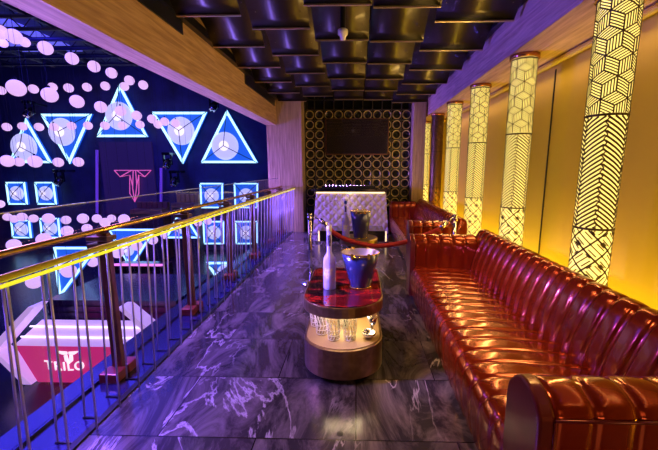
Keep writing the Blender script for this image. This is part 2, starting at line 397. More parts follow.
def sofa(y0, y1, x0, label, ztop=.85):
    t = thing('leather_sofa', label, 'sofa', ((x0+1.72)/2, (y0+y1)/2, 0))
    at_ = .25
    n = round((y1-y0-2*at_)/.145)
    yz = lambda a, b, c: (a, c, b)
    # back
    prof = [(1.34, .20), (1.37, .45), (1.41, .60), (1.47, .75), (1.53, ztop-.01), (1.59, ztop+.005), (1.65, ztop-.03), (1.68, ztop-.14), (1.695, .04)]
    part('backrest', channel_sweep(prof, y0+.02, y1-.02, round((y1-y0-.04)/.145), .024, yz, seed=3), M['leather'], t, True)
    # seat with waterfall front
    prof = [(x0+.03, .05), (x0+.005, .18), (x0, .32), (x0+.02, .40), (x0+.08, .435), (x0+.3, .44), (1.2, .425), (1.40, .40)]
    part('seat', channel_sweep(prof, y0+at_+.004, y1-at_-.004, n, .012, yz, seed=9), M['leather'], t, True)
    # arms: channels on the top and inner side, plain outer side
    for s, ya in ((1, y0), (-1, y1)):
        xz = lambda a, b, c, s=s, ya=ya: (c, ya+s*a, b)
        A = ztop-.06
        prof = [(.012, .08), (.0, .40), (.0, A-.10), (.008, A-.045), (.04, A-.008), (.12, A+.01), (.19, A-.01), (.235, A-.06), (.25, A-.16), (.25, .43), (.25, .20)]
        part('armrest', channel_sweep(prof, x0+.045, 1.44, round((1.40-x0)/.145), .013, xz, seed=17), M['leather'], t, True)
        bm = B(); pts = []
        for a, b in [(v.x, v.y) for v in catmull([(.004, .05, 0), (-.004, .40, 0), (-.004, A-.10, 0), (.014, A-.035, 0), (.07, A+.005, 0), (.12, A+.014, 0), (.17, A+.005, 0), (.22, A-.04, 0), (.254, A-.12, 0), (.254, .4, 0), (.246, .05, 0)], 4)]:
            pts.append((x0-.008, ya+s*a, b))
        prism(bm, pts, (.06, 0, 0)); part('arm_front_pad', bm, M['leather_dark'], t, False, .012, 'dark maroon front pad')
        bm = B(); tube(bm, [(x0+.05, ya+s*-.002, .1), (x0+.05, ya+s*-.004, A-.07), ], .006); tube(bm, [(x0+.05, ya-s*.003, A-.065), (1.45, ya-s*.003, A-.065)], .006)
        part('piping', bm, M['leather_dark'], t, True)
    bm = B(); box(bm, x0+.06, 1.66, y0+.04, y1-.04, 0, .22); part('base', bm, M['black'], t)
    return t
sofa(1.09, 4.26, .65, 'long copper brown channel tufted leather sofa nearest the camera, under the lit columns')
sofa(5.12, 8.50, .80, 'copper brown channel tufted leather sofa farther away, ending beside the white console')

# ------------------------------------------------------------------ patterned light columns
CR = .132; CY = [2.71, 4.12, 5.50, 6.87, 8.27, 9.70]; CX = 1.865; CZ = 2.84
def screen_bm():
    R = CR+.004; W = 2*PI*R; bm = B()
    def strip(u0, v0, u1, v1, w):
        d = math.hypot(u1-u0, v1-v0)
        if d < 1e-4: return
        n = max(1, int(abs(u1-u0)/.03)); nu, nv = -(v1-v0)/d*w/2, (u1-u0)/d*w/2; prev = None
        for k in range(n+1):
            t = k/n; u, v = u0+(u1-u0)*t, v0+(v1-v0)*t; r = []
            for s in (-1, 1):
                uu, vv = u+s*nu, v+s*nv; r.append(bm.verts.new((R*math.cos(uu/R), R*math.sin(uu/R), vv)))
            if prev: bm.faces.new((prev[0], r[0], r[1], prev[1]))
            prev = r
    def clipstrip(a, b, z0, z1, w):
        (u0, v0), (u1, v1) = a, b
        if v0 > v1: u0, v0, u1, v1 = u1, v1, u0, v0
        if v1 <= z0 or v0 >= z1: return
        if v0 < z0: t = (z0-v0)/(v1-v0); u0 += (u1-u0)*t; v0 = z0
        if v1 > z1: t = (z1-v0)/(v1-v0); u1 = u0+(u1-u0)*t; v1 = z1
        strip(u0, v0, u1, v1, w)
    # zone A: tumbling rhombi filled with slats
    z0, z1 = 1.99, 2.77; n = 5; cw = W/n; e = cw/math.sqrt(3)
    A = [Vector((cw/2, e/2)), Vector((-cw/2, e/2)), Vector((0, -e))]
    j = 0; v = z0-e
    while v < z1+e:
        for i in range(n):
            c = Vector((i*cw+(cw/2 if j % 2 else 0), v))
            for q in range(3):
                a, b = A[q], A[(q+1) % 3]
                o = c
                clipstrip(o, o+a, z0, z1, .010)
                clipstrip(o+a, o+a+b, z0, z1, .010)
                for k in range(1, 5): clipstrip(o+b*k/5, o+b*k/5+a, z0, z1, .0075)
        v += 1.5*e; j += 1
    # zone B: herringbone bands
    z0, z1 = 1.15, 1.97; n = 6; cw = W/n; v = z0-.2
    while v < z1+.2:
        for i in range(n):
            s = 1 if i % 2 else -1
            clipstrip((i*cw, v), (i*cw+cw*.98, v+s*cw*.75), z0, z1, .014)
        v += .034
    for i in range(n):
        k = 0; v = z0
        while v < z1: clipstrip((i*cw-.01, v), (i*cw+.012, v+.03), z0, z1, .010); clipstrip((i*cw+.012, v+.03), (i*cw-.01, v+.06), z0, z1, .010); v += .06
    # zone C: crossed lattice with squares
    z0, z1 = .04, 1.13; n = 5; cw = W/n; v = z0-1.0
    while v < z1:
        v += cw
    j = 0; v = z0-cw
    while v < z1+cw:
        for i in range(n):
            c = Vector((i*cw+(cw/2 if j % 2 else 0), v))
            for (a, b) in (((-.5, 0), (0, .5)), ((0, .5), (.5, 0)), ((-.5, 0), (0, -.5)), ((0, -.5), (.5, 0))):
                clipstrip((c.x+a[0]*cw, c.y+a[1]*cw), (c.x+b[0]*cw, c.y+b[1]*cw), z0, z1, .013)
            q = (i+2*j) % 3
            for k in (-.3, -.15, 0, .15, .3):
                h = (.5-abs(k))*.9
                s = 1 if q else -1
                clipstrip((c.x+(k-h/2)*cw, c.y+s*(k+h/2)*cw*.98), (c.x+(k+h/2)*cw, c.y+s*(k-h/2)*cw*.98), z0, z1, .009)
        v += cw/2; j += 1
    for z in (1.98, 1.14, .04, 2.78): 
        for k in range(32):
            a, b = 2*PI*k/32, 2*PI*(k+1)/32
            q = [bm.verts.new(((R+.001)*math.cos(t_), (R+.001)*math.sin(t_), zz)) for t_, zz in ((a, z-.009), (b, z-.009), (b, z+.009), (a, z+.009))]
            bm.faces.new(q)
    return bm
def make_column(x, y, lit, label):
    t = thing('light_column', label, 'column', (x, y, 0), 'patterned columns along the mustard wall')
    bm = B(); lathe(bm, [(0, .0), (CR, .0), (CR, CZ-.03), (0, CZ-.03)], (x, y, 0), 36)
    part('inner_tube', bm, M['tube_on' if lit else 'tube_off'], t, True)
    bm = screen_bm()
    for v in bm.verts: v.co += Vector((x, y, 0))
    sc = part('pattern_screen', bm, M['screen_metal'], t)
    md = sc.modifiers.new('thick', 'SOLIDIFY'); md.thickness = .002
    bm = B(); lathe(bm, [(CR, .0), (CR+.022, 0), (CR+.022, .045), (CR, .045)], (x, y, CZ-.047), 36); part('top_ring', bm, M['copper'], t, True)
    return t
cl = ['glowing patterned column nearest the camera behind the long sofa', 'glowing patterned column, second from the camera, behind the long sofa', 'glowing patterned column rising behind the gap between the two sofas', 'glowing patterned column just before the unlit copper one', 'unlit copper brown patterned column between two glowing ones', 'farthest glowing patterned column beside the wooden pillar']
lit0 = None
for i, y in enumerate(CY):
    if i == 0: lit0 = make_column(CX, y, True, cl[0])
    elif i == 4: make_column(CX, y, False, cl[4])
    else:
        t = copy_tree(lit0, (CX, y, 0)); t['label'] = cl[i]

# ------------------------------------------------------------------ inner rod railing
t = thing('rod_railing', 'railing with bright gold handrail above two rows of slim steel rods', 'railing', (-1.6, 3.6, 0))
bm = B(); tube(bm, [(-1.56, .6, 1.12), (-1.56, 8.5, 1.12)], .017, 14); part('handrail', bm, M['gold_rail'], t, True, 0, 'bright yellow gold handrail')
k = 0; y = 1.22
while y < 8.45:
    bm = B(); r = .0062
    if k % 2 == 0: tube(bm, [(-1.60, y, .006), (-1.565, y, 1.106)], r, 8)
    else: tube(bm, [(-1.76, y, .0), (-1.70, y, 1.06)], r, 8)
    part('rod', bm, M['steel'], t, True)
    y += .103; k += 1
y = 1.32
while y < 8.4:
    bm = B(); box(bm, -1.77, -1.66, y-.005, y+.005, 0, .008); part('cross_bar', bm, M['black'], t); y += .206
# ------------------------------------------------------------------ outer glass railing
bm = B(); tube(bm, [(-1.545, .6, 1.09), (-1.545, 8.5, 1.09)], .009, 10); part('added_glow_line', bm, M['rail_glow'], t, True)  # glowing line added under the handrail for its bright yellow gleam
t = thing('glass_railing', 'clear glass balustrade with bronze posts and a dull gold rail, behind the rods', 'railing', (-1.95, 3.6, 0))
PYS = [1.2, 2.42, 3.62, 4.82, 6.02, 7.22, 8.3]
for y in PYS:
    bm = B(); box(bm, -1.90, -1.82, y-.022, y+.022, .06, 1.13); p = part('post', bm, M['bronze_dark'], t, False, .006)
    bm = B(); box(bm, -1.93, -1.79, y-.13, y-.01, 0, .075); box(bm, -1.93, -1.79, y+.01, y+.13, 0, .075); box(bm, -1.90, -1.82, y-.02, y+.02, 0, .06); part('base_shoe', bm, M['redbrown'], p, False, .008)
    bm = B(); box(bm, -1.96, -1.80, y-.05, y+.05, 1.02, 1.055); box(bm, -1.96, -1.80, y-.05, y+.05, 1.075, 1.11); part('clamp', bm, M['bronze'], p, False, .004)
bm = B(); tube(bm, [(-1.875, .6, 1.15), (-1.875, 8.5, 1.15)], .02, 14); part('handrail', bm, M['gold'], t, True, 0, 'dull gold handrail')
for a, b in zip([.6]+PYS, PYS+[8.5]):
    if b-a < .1: continue
    bm = B(); box(bm, -1.962, -1.95, a+.01, b-.01, .02, 1.35); g = part('glass_panel', bm, M['glass'], t)
    bm = B(); box(bm, -1.963, -1.949, a+.01, b-.01, 1.350, 1.357); part('top_edge', bm, M['edge_glass'], g)
bm = B(); box(bm, -1.98, -1.94, .6, 8.5, 0, .02); part('floor_channel', bm, M['ledge'], t)

# ------------------------------------------------------------------ end wall: speaker grid, television, console
t = thing('speaker_wall', 'black wall grid of square cells with round brass speaker cones behind the television', 'wall decoration', (0, 9.06, 0))
gx0, gz0, cs = -1.33, .60, .245
bm = B()
for i in range(12): box(bm, gx0+i*cs-.012, gx0+i*cs+.012, 8.96, 9.06, 0, 3.49)
for j in range(15): 
    z = gz0-.49+j*cs-.012
    if z < 3.46: box(bm, gx0-.01, gx0+11*cs+.01, 8.962, 9.06, z, z+.024)
part('grid', bm, M['shelf'], t)
pc = None; cnt = 0
for j in range(2, 12):
    for i in range(11):
        cx, cz = gx0+(i+.5)*cs, gz0-.49+(j+.5)*cs
        if -.72 < cx < .72 and 1.98 < cz < 2.8: continue
        if cz > 3.4: continue
        cnt += 1
        if pc is None:
            bm = B(); lathe(bm, [(.112, .0), (.112, .045), (.098, .055), (.088, .045), (.05, .0), (.04, .005), (.03, .03), (0, .036)], (cx, 9.03, cz), 24, axis='y')
            pc = part('speaker_cone', bm, M['cone'], t, True); pc0 = (cx, cz); pc.data.materials.append(M['black'])
            for f in pc.data.polygons:
                if (Vector((f.center.x-cx, f.center.z-cz))).length < .085: f.material_index = 1
        else:
            c = pc.copy(); C.objects.link(c); c.parent = t; c.location = (cx-pc0[0], 0, cz-pc0[1])
bm = B(); box(bm, gx0, gx0+11*cs, 9.045, 9.058, 0, 3.49); part('backing', bm, M['black_gloss'], t)
t = thing('television', 'wide flat black television screen on the speaker wall', 'television', (0, 8.93, 1.93))
bm = B(); box(bm, -.80, .80, 8.90, 8.94, 1.93, 2.83); part('casing', bm, M['bronze_dark'], t, False, .006)
bm = B(); box(bm, -.78, .78, 8.893, 8.902, 1.955, 2.81); part('screen', bm, M['tv'], t)
bm = B(); box(bm, -.3, .3, 8.94, 8.958, 2.2, 2.6); part('wall_bracket', bm, M['black'], t)

t = thing('bar_console', 'white quilted bar console with a glowing strip under its dark top', 'console', (-.15, 8.4, 0))
def conf(xx, zz):       # front sheet of the console, diamonds pressed in
    s = 5.2
    u, v = (xx+zz*.9)*s, (xx-zz*.9)*s
    a = abs(math.sin(u*PI)); b = abs(math.sin(v*PI))
    return .028*(min(a, b))**.5
bm = B(); NX, NZ = 120, 66; g = []
for j in range(NZ+1):
    z = .02+(1.02-.02)*j/NZ; row = []
    for i in range(NX+1):
        s = i/NX; x = -1.08+.09*(j/NZ)+(1.85-.16*(j/NZ))*s
        row.append(bm.verts.new((x, 8.25+.04*j/NZ-conf(x, z), z)))
    g.append(row)
for a, b in zip(g, g[1:]):
    for i in range(NX): bm.faces.new((a[i], a[i+1], b[i+1], b[i]))
part('quilted_front', bm, M['white_panel'], t, True)
bm = B(); box(bm, -1.0, .68, 8.29, 8.8, 0, 1.03); part('body', bm, M['black'], t)
bm = B(); box(bm, -1.10, .78, 8.13, 8.88, 1.05, 1.11); part('counter', bm, M['black_gloss'], t, False, .006)
bm = B(); box(bm, -.98, .67, 8.215, 8.235, 1.005, 1.03); part('light_strip', bm, M['led_warm'], t)
t2 = thing('mixer', 'low black mixer lying on the console counter', 'mixer', (-.1, 8.5, 1.11))
bm = B(); box(bm, -.85, .45, 8.3, 8.75, 1.11, 1.17); part('case', bm, M['black'], t2, False, .01)
bm = B()
for i in range(14): lathe(bm, [(0, .02), (.012, .02), (.014, 0)], (-.75+i*.085, 8.36, 1.17), 10)
part('knobs', bm, M['chrome'], t2)
bm = B(); box(bm, -.62, -.15, 8.5, 8.7, 1.171, 1.176); box(bm, .0, .32, 8.5, 8.7, 1.171, 1.176); part('display', bm, M['tv'], t2)
# low glossy table before the console
t = thing('low_table', 'low dark glossy table with lit ends in front of the white console', 'table', (-.1, 7.6, 0))
bm = B(); box(bm, -.80, .60, 7.25, 7.95, .04, .26); part('body', bm, M['black_gloss'], t, False, .01)
bm = B(); box(bm, -.90, .70, 7.22, 7.98, .0, .04); part('plinth', bm, M['chrome'], t)
for x in (-.83, .62):
    bm = B(); box(bm, x, x+.018, 7.24, 7.25, .04, .26); part('light_strip', bm, M['led_warm'], t)

# ------------------------------------------------------------------ rounded display table in front
def stadium(cx, yf, yb, a, b, n=20):
    pts = [(cx-a, yb-.06), (cx-a, yf+b)]
    for k in range(1, n): 
        th = PI+PI*k/n; pts.append((cx+a*math.cos(th), yf+b+b*math.sin(th)))
    pts += [(cx+a, yf+b), (cx+a, yb-.06), (cx+a-.05, yb), (cx-a+.05, yb)]
    return pts
TX = -.105
t = thing('display_table', 'rounded bronze side table with a lit glass compartment and red black top', 'table', (TX, 2.85, 0))
bm = B(); outline(bm, stadium(TX, 2.30, 3.30, .312, .27), .53, .612); part('top_band', bm, M['bronze'], t, False, .004)
bm = B(); outline(bm, stadium(TX, 2.31, 3.29, .302, .26), .6125, .62); part('tabletop', bm, M['stone'], t, False, 0, 'glossy dark red and black stone tabletop')
bm = B(); outline(bm, stadium(TX, 2.30, 3.30, .312, .27), .05, .28); part('lower_drum', bm, M['bronze'], t, False, .004)
bm = B(); outline(bm, stadium(TX, 2.40, 3.24, .25, .23), .0, .05); part('plinth', bm, M['black'], t)
bm = B(); outline(bm, stadium(TX, 2.325, 3.28, .292, .25), .28, .286); part('shelf', bm, M['cream'], t)
bm = B(); outline(bm, stadium(TX, 2.307, 3.29, .305, .263), .286, .53, cap=False); part('glass_band', bm, M['case_glass'], t, True)
bm = B(); box(bm, TX-.25, TX+.25, 2.98, 3.0, .286, .53); part('back_panel', bm, M['cream'], t)
bm = B()
o_ = stadium(TX, 2.38, 2.96, .26, .23); 
for a, b in zip(o_, o_[1:]): tube(bm, [(a[0], a[1], .522), (b[0], b[1], .522)], .006, 6)
part('light_strip', bm, M['led_warm'], t)
# glasses inside
def tumbler(x, y, z, label, proto=[None]):
    if proto[0]: 
        c = copy_tree(proto[0], (x, y, z)); c['label'] = label; return
    tt = thing('glass_tumbler', label, 'glass', (x, y, z), 'tumblers in the lit compartment')
    bm = B(); lathe(bm, [(a*1.28, b*1.28) for a, b in ((0, .0), (.032, .0), (.034, .01), (.046, .145), (.043, .145), (.031, .022), (0, .02))], (x, y, z), 14); part('cup', bm, M['tumbler'], tt)
    bm = B()
    for k in range(12):
        a = 2*PI*k/12; tube(bm, [(x+.0442*math.cos(a), y+.0442*math.sin(a), z+.015), (x+.0518*math.cos(a+.45), y+.0518*math.sin(a+.45), z+.09), (x+.0591*math.cos(a), y+.0591*math.sin(a), z+.18)], .0024, 4)
    for zz, rr in ((.015, .045), (.05, .0475), (.09, .0518), (.186, .0593)):
        tube(bm, [(x+rr*math.cos(2*PI*k/20), y+rr*math.sin(2*PI*k/20), z+zz) for k in range(21)], .0022, 4, False)
    part('cut_pattern', bm, M['cut'], tt, True); proto[0] = tt
gz = .286
tumbler(-.175, 2.47, gz, 'cut glass tumbler in the lit compartment, front one left of centre')
tumbler(-.05, 2.47, gz, 'cut glass tumbler in the lit compartment, just left of the steel bowl')
tumbler(-.275, 2.56, gz, 'cut glass tumbler in the lit compartment, second from the left')
tumbler(-.335, 2.70, gz, 'cut glass tumbler in the lit compartment, leftmost and farthest back')
tumbler(-.11, 2.68, gz, 'cut glass tumbler standing behind the front row in the lit compartment')
t = thing('steel_jigger', 'shiny steel jigger leaning in a bowl in the lit compartment', 'jigger', (.11, 2.50, gz))
bm = B(); lathe(bm, [(0, 0), (.03, 0), (.052, .025), (.056, .05), (.052, .05), (.045, .027), (0, .01)], (.10, 2.51, gz), 20); part('bowl', bm, M['chrome'], t, True)
bm = B(); lathe(bm, [(.0, .06), (.012, .062), (.03, .10), (.045, .165), (.041, .165), (.02, .09), (.0, .075)], (.125, 2.56, gz), 20)
tube(bm, [(.125, 2.56, gz+.012), (.125, 2.56, gz+.065)], .01, 8); part('cone', bm, M['chrome'], t, True)

def bucket(x, y, z, r0, r1, h, label):
    t = thing('ice_bucket', label, 'bucket', (x, y, z))
    bm = B(); lathe(bm, [(0, 0), (r0-.01, 0), (r0, .012), (r0*.45+r1*.55, h*.55), (r1, h), (r1-.004, h)], (x, y, z), 36, 1, .86); part('shell', bm, M['bucket_blue'], t, True)
    bm = B(); lathe(bm, [(r1-.004, h), (r0*.45+r1*.55-.005, h*.55), (r0-.006, .016), (0, .012)], (x, y, z), 36, 1, .86); part('liner', bm, M['silver_in'], t, True, 0, 'silver grey inside')
    bm = B(); tube(bm, [(x+r1*math.cos(2*PI*k/36), y+.86*r1*math.sin(2*PI*k/36), z+h) for k in range(37)], .0035, 6, False); part('rim', bm, M['gold'], t, True)
    bm = B(); tube(bm, [(x+r0*math.cos(2*PI*k/36), y+.86*r0*math.sin(2*PI*k/36), z+.008) for k in range(37)], .003, 6, False); part('foot_ring', bm, M['gold'], t, True)
    for s in (-1, 1):
        bm = B(); rr = r1*.86+.004; q = r1*.42
        yy = y+s*math.sqrt(max(0, 1-(q/r1)**2))*r1*.86
        for e in (-1, 1): box(bm, x+e*q-.011, x+e*q+.011, min(yy-.004*s, yy+.014*s), max(yy-.004*s, yy+.014*s), z+h-.03, z+h+.012)
        tube(bm, [(x-q, yy+s*.008, z+h-.012), (x, y+s*(rr+.008), z+h-.012), (x+q, yy+s*.008, z+h-.012)], .0045, 6)
        part('handle', bm, M['gold'], t, False, .003)
bucket(.03, 2.74, .62, .085, .158, .30, 'navy blue ice bucket with gold clips on the rounded table in front')
def bottle(x, y, z, s, label, cap, lab):
    t = thing('vodka_bottle', label, 'bottle', (x, y, z))
    f = lambda p: [(a*s, b*s) for a, b in p]
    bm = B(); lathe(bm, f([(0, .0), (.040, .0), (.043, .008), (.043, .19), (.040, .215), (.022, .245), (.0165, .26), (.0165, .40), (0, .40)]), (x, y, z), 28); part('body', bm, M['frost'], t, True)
    bm = B(); lathe(bm, f([(.0167, .40), (.0185, .402), (.0185, .435), (0, .437)]), (x, y, z), 20); part('cap', bm, cap, t, True)
    bm = B()
    for a0 in (-2.3,): 
        for k in range(8):
            a, b = a0+k*.18, a0+(k+1)*.18; R = .0175*s
            q = [bm.verts.new((x+R*math.cos(c), y+R*math.sin(c), z+zz*s)) for c, zz in ((a, .30), (b, .30), (b, .375), (a, .375))]; bm.faces.new(q)
    part('neck_label', bm, lab, t, True)
    bm = B()
    for (a0, a1, z0, z1) in ((-2.5, -1.2, .10, .125), (-2.3, -1.0, .128, .15), (-2.1, -1.5, .08, .095)):
        n = 8
        for k in range(n):
            a, b = a0+(a1-a0)*k/n, a0+(a1-a0)*(k+1)/n; R = .0437*s
            w_ = .006*math.sin(k*2.1)*s
            q = [bm.verts.new((x+R*math.cos(c), y+R*math.sin(c), z+zz*s+w_)) for c, zz in ((a, z0), (b, z0), (b, z1), (a, z1))]; bm.faces.new(q)
    part('body_label', bm, M['white'], t, True)
M['blue_cap'] = pbr('blue_cap', (.04, .08, .5), .3, .3)
M['neck_lab'] = pbr('navy_gold_label', (.10, .08, .20), .4, .2, 0, .9, 60)
bottle(-.222, 2.70, .62, 1.2, 'frosted clear vodka bottle standing left of the bucket on the front table', M['white'], M['neck_lab'])

# second, smaller round table
t = thing('round_side_table', 'small round dark side table behind the first, carrying the smaller bucket', 'table', (.03, 4.9, 0))
bm = B(); lathe(bm, [(0, .0), (.27, 0), (.275, .01), (.275, .075), (.265, .085), (0, .085)], (.03, 4.9, .52), 40); part('tabletop', bm, M['bronze'], t)
bm = B(); lathe(bm, [(0, .03), (.10, .03), (.11, .3), (.2, .52), (0, .52)], (.03, 4.9, 0), 32); part('pedestal', bm, M['black_gloss'], t, True)
bm = B(); lathe(bm, [(0, .0), (.2, 0), (.2, .03), (0, .03)], (.03, 4.9, 0), 32); part('foot', bm, M['black'], t)
bucket(.055, 4.85, .605, .10, .150, .39, 'smaller looking navy ice bucket on the round table behind')
bottle(-.16, 4.9, .605, 1.22, 'patterned white bottle with a blue cap beside the far bucket', M['blue_cap'], M['neck_lab'])

# ------------------------------------------------------------------ stanchions and velvet rope
def stanchion(x, y, label):
    t = thing('rope_stanchion', label, 'stanchion', (x, y, 0), 'chrome stanchions holding the rope')
    bm = B(); tube(bm, [(x, y, .02), (x, y, .95)], .024, 16); part('pole', bm, M['chrome'], t, True)
    bm = B(); lathe(bm, [(0, 0), (.14, 0), (.14, .012), (.04, .03), (0, .03)], (x, y, 0), 32); part('base', bm, M['chrome'], t, True)
    bm = B(); lathe(bm, [(.025, 0), (.034, .005), (.034, .04), (.025, .045), (.02, .06), (.034, .07), (.034, .085), (0, .09)], (x, y, .90), 20); part('cap', bm, M['chrome'], t, True)
stanchion(-.645, 4.62, 'chrome rope post left of the small round table')
stanchion(1.33, 4.60, 'chrome rope post in the gap between the two sofas')
rp = [at(x, y, 4.53) for x, y in ((328, 227), (334, 233), (345, 239), (360, 243.5), (375, 246), (393, 244.5), (411, 240.5), (428, 234), (440, 229))]
t = thing('velvet_rope', 'red velvet rope hanging between the two chrome posts', 'rope', (0, 4.72, .5))
bm = B(); tube(bm, catmull([tuple(p) for p in rp], 5), .032, 12); part('rope', bm, M['velvet'], t, True)
for a, b, c in ((rp[0], at(320, 219.5, 4.57), Vector((-.62, 4.61, .945))), (rp[-1], at(447, 222, 4.57), Vector((1.305, 4.60, .945)))):
    bm = B(); tube(bm, [a, b], .028, 12); tube(bm, [b, c], .008, 6); part('end_fitting', bm, M['chrome'], t, True)
# drain cap in the floor
p = atz(340, 434, 0)
bm = B(); lathe(bm, [(0, .0), (.02, .0), (.02, .003), (0, .004)], (p.x, p.y, 0), 20); solo('floor_drain_cap', bm, M['black'], 'tiny round black cap set in the marble floor near the camera', 'cap', (p.x, p.y, 0))

# ------------------------------------------------------------------ hall: LED triangles and squares, with the lower reflections built as panels
def led_panel(name, pts, label, cat, group, lamp_r, fw=.12, lc=None, stand=None):
    """pts: world points on one vertical plane facing -Y"""
    n = len(pts); c = sum(pts, Vector())/n
    t = thing(name, label, cat, (c.x, c.y, min(p.z for p in pts)), group)
    bm = B(); prism(bm, pts, (0, .12, 0)); part('screen', bm, M['screen_blue'], t)
    bm = B()
    # mitred frame
    inner = []
    for i in range(n):
        a, b, d = pts[i-1], pts[i], pts[(i+1) % n]
        e1 = (a-b).normalized(); e2 = (d-b).normalized(); s = math.sin(e1.angle(e2)); inner.append(b+(e1+e2)*(fw/s))
    for i in range(n):
        j = (i+1) % n; prism(bm, [pts[i]+Vector((0, -.06, 0)), pts[j]+Vector((0, -.06, 0)), inner[j]+Vector((0, -.06, 0)), inner[i]+Vector((0, -.06, 0))], (0, .06, 0))
    part('light_frame', bm, M['led_cyan'], t)
    lc = lc or c
    bm = B(); lathe(bm, [(lamp_r, .0), (lamp_r*.97, .05), (lamp_r*.75, .13), (lamp_r*.45, .18), (0, .2)], (lc.x, lc.y-.002, lc.z), 28, axis='y'); d = part('round_lamp', bm, M['lamp_lilac'], t, True)
    bm = B(); lathe(bm, [(lamp_r*.38, .18), (lamp_r*.2, .23), (0, .24)], (lc.x, lc.y-.002, lc.z), 20, axis='y'); part('lamp_core', bm, M['lamp_core'], d, True)
    bm = B()
    for q in pts: tube(bm, [lc+Vector((0, -.26, 0)), lc+(q-lc)*.55+Vector((0, -.16, 0)), q+Vector((0, -.07, 0))], .02, 5)
    part('wires', bm, M['black'], t)
    if stand:  # stands added to carry the modelled reflections
        bm = B(); tube(bm, [(c.x, c.y+.16, HF), (c.x, c.y+.16, c.z)], .05, 8); part('stand', bm, M['truss'], t)
    return t
Y0 = 19.75
tri = [([(10, 163), (52, 163), (26, 118)], 'upright glowing triangle at the far left of the upper row', (24, 147)),
       ([(41, 114), (92, 114), (70, 164)], 'point-down glowing triangle, second from the left in the upper row', (62, 132)),
       ([(97, 137), (148, 137), (120, 84)], 'highest glowing triangle, above the pink winged T', (119, 116)),
       ([(152, 112), (207, 112), (183, 164)], 'point-down glowing triangle, second from the right in the upper row', (181, 131)),
       ([(201, 163), (258, 163), (227, 110)], 'upright glowing triangle nearest the left wooden pillar', (225, 146))]
for pts, lab, lc in tri:
    led_panel('triangle_glow', [at(x, y, Y0) for x, y in pts], lab, 'light panel', 'triangle lights on the hall wall', .78, lc=at(lc[0], lc[1], Y0))
lowt = [([(54, 247), (98, 247), (60, 298)], 'low point-down blue triangle reflection built as a panel, left behind the gold rail', (64, 265), 12.),
        ([(108, 229), (156, 229), (131, 268)], 'low point-down blue triangle reflection built as a panel, middle behind the gold rail', (127, 249), 15.),
        ([(166, 238), (200, 238), (181, 208)], 'small upright blue triangle reflection built as a panel between the rails', (182, 227), 16.5),
        ([(206, 262), (246, 262), (226, 292)], 'low point-down blue triangle reflection built as a panel, close to the bronze posts', (226, 273), 12.5)]
for pts, lab, lc, Y in lowt:  # reflections of the wall triangles, built as glowing panels
    led_panel('triangle_glow', [at(x, y, Y) for x, y in pts], lab, 'light panel', 'low triangle reflections built as panels in the hall', .34, .07, at(lc[0], lc[1], Y), stand=True)
sq = [((6, 182, 25, 182, 28, 204.5, 9, 204.5), 'upper left square light at the far left'), ((35, 182, 54, 182, 57, 204.5, 38, 204.5), 'upper square light at the left, right of another'),
      ((200, 183, 223, 183, 223, 208, 201, 208), 'upper square light under the rightmost triangle, left one'), ((234, 183, 258, 183, 258, 208, 235, 208), 'upper square light next to the wooden pillar'),
      ((11, 220, 30, 220, 32, 238, 13, 238), 'lower square reflection built as a panel at the far left'), ((40, 218, 59, 218, 61, 238, 42, 238), 'lower square reflection built as a panel at the left, right of another'),  # lower row: reflections of the squares above, built as glowing panels
      ((203, 221, 224, 221, 224, 244, 204, 244), 'lower square reflection built as a panel, left one of the right pair'), ((235, 221, 258, 221, 258, 244, 236, 244), 'lower square reflection built as a panel next to the wooden pillar')]
for q, lab in sq:
    pts = [at(q[i], q[i+1], Y0) for i in (0, 2, 4, 6)]
    led_panel('square_glow', pts, 'glowing blue '+lab, 'light panel', 'square lights on the hall wall', .42, .07)
# winged T in neon
def uv(u, v): return at(90+u/5.98, 160+v/5.98, 19.7)
bm = B()
for line in ([(145, 62), (365, 62), (328, 100), (292, 90), (292, 200), (268, 250), (238, 200), (238, 90), (180, 100), (145, 62)],
             [(180, 100), (248, 62)], [(328, 100), (280, 62)], [(258, 62), (255, 170), (268, 250)], [(272, 62), (280, 150), (268, 250)], [(292, 90), (278, 160)], [(238, 90), (256, 160)]):
    tube(bm, [uv(*p) for p in line], .028, 6)
c = uv(265, 62); solo('neon_emblem', bm, M['neon'], 'pink neon emblem shaped like a winged T on the dark hall wall', 'emblem', (c.x, c.y, uv(268, 250).z))
# dark screen behind it
bm = B(); a, b = at(99, 142, 19.9), at(158, 214, 19.9); box(bm, a.x, b.x, 19.86, 19.98, b.z, a.z); solo('led_screen', bm, M['led_screen'], 'large dark violet screen behind the pink winged T', 'screen', ((a.x+b.x)/2, 19.9, b.z))
for (x, y0, y1, lab) in ((97, 150, 222, 'thin violet light shaft built as a tube, left of the dark screen'), (161, 168, 222, 'thin violet light shaft built as a tube, right of the dark screen')):  # shafts of violet light, drawn as thin glowing tubes
    a, b = at(x, y0, 19.6), at(x, y1, 19.6); bm = B(); tube(bm, [b, a], .07, 8)
    solo('light_shaft', bm, M['shaft_purple'], lab, 'light shaft', tuple(b), 'violet light shafts')
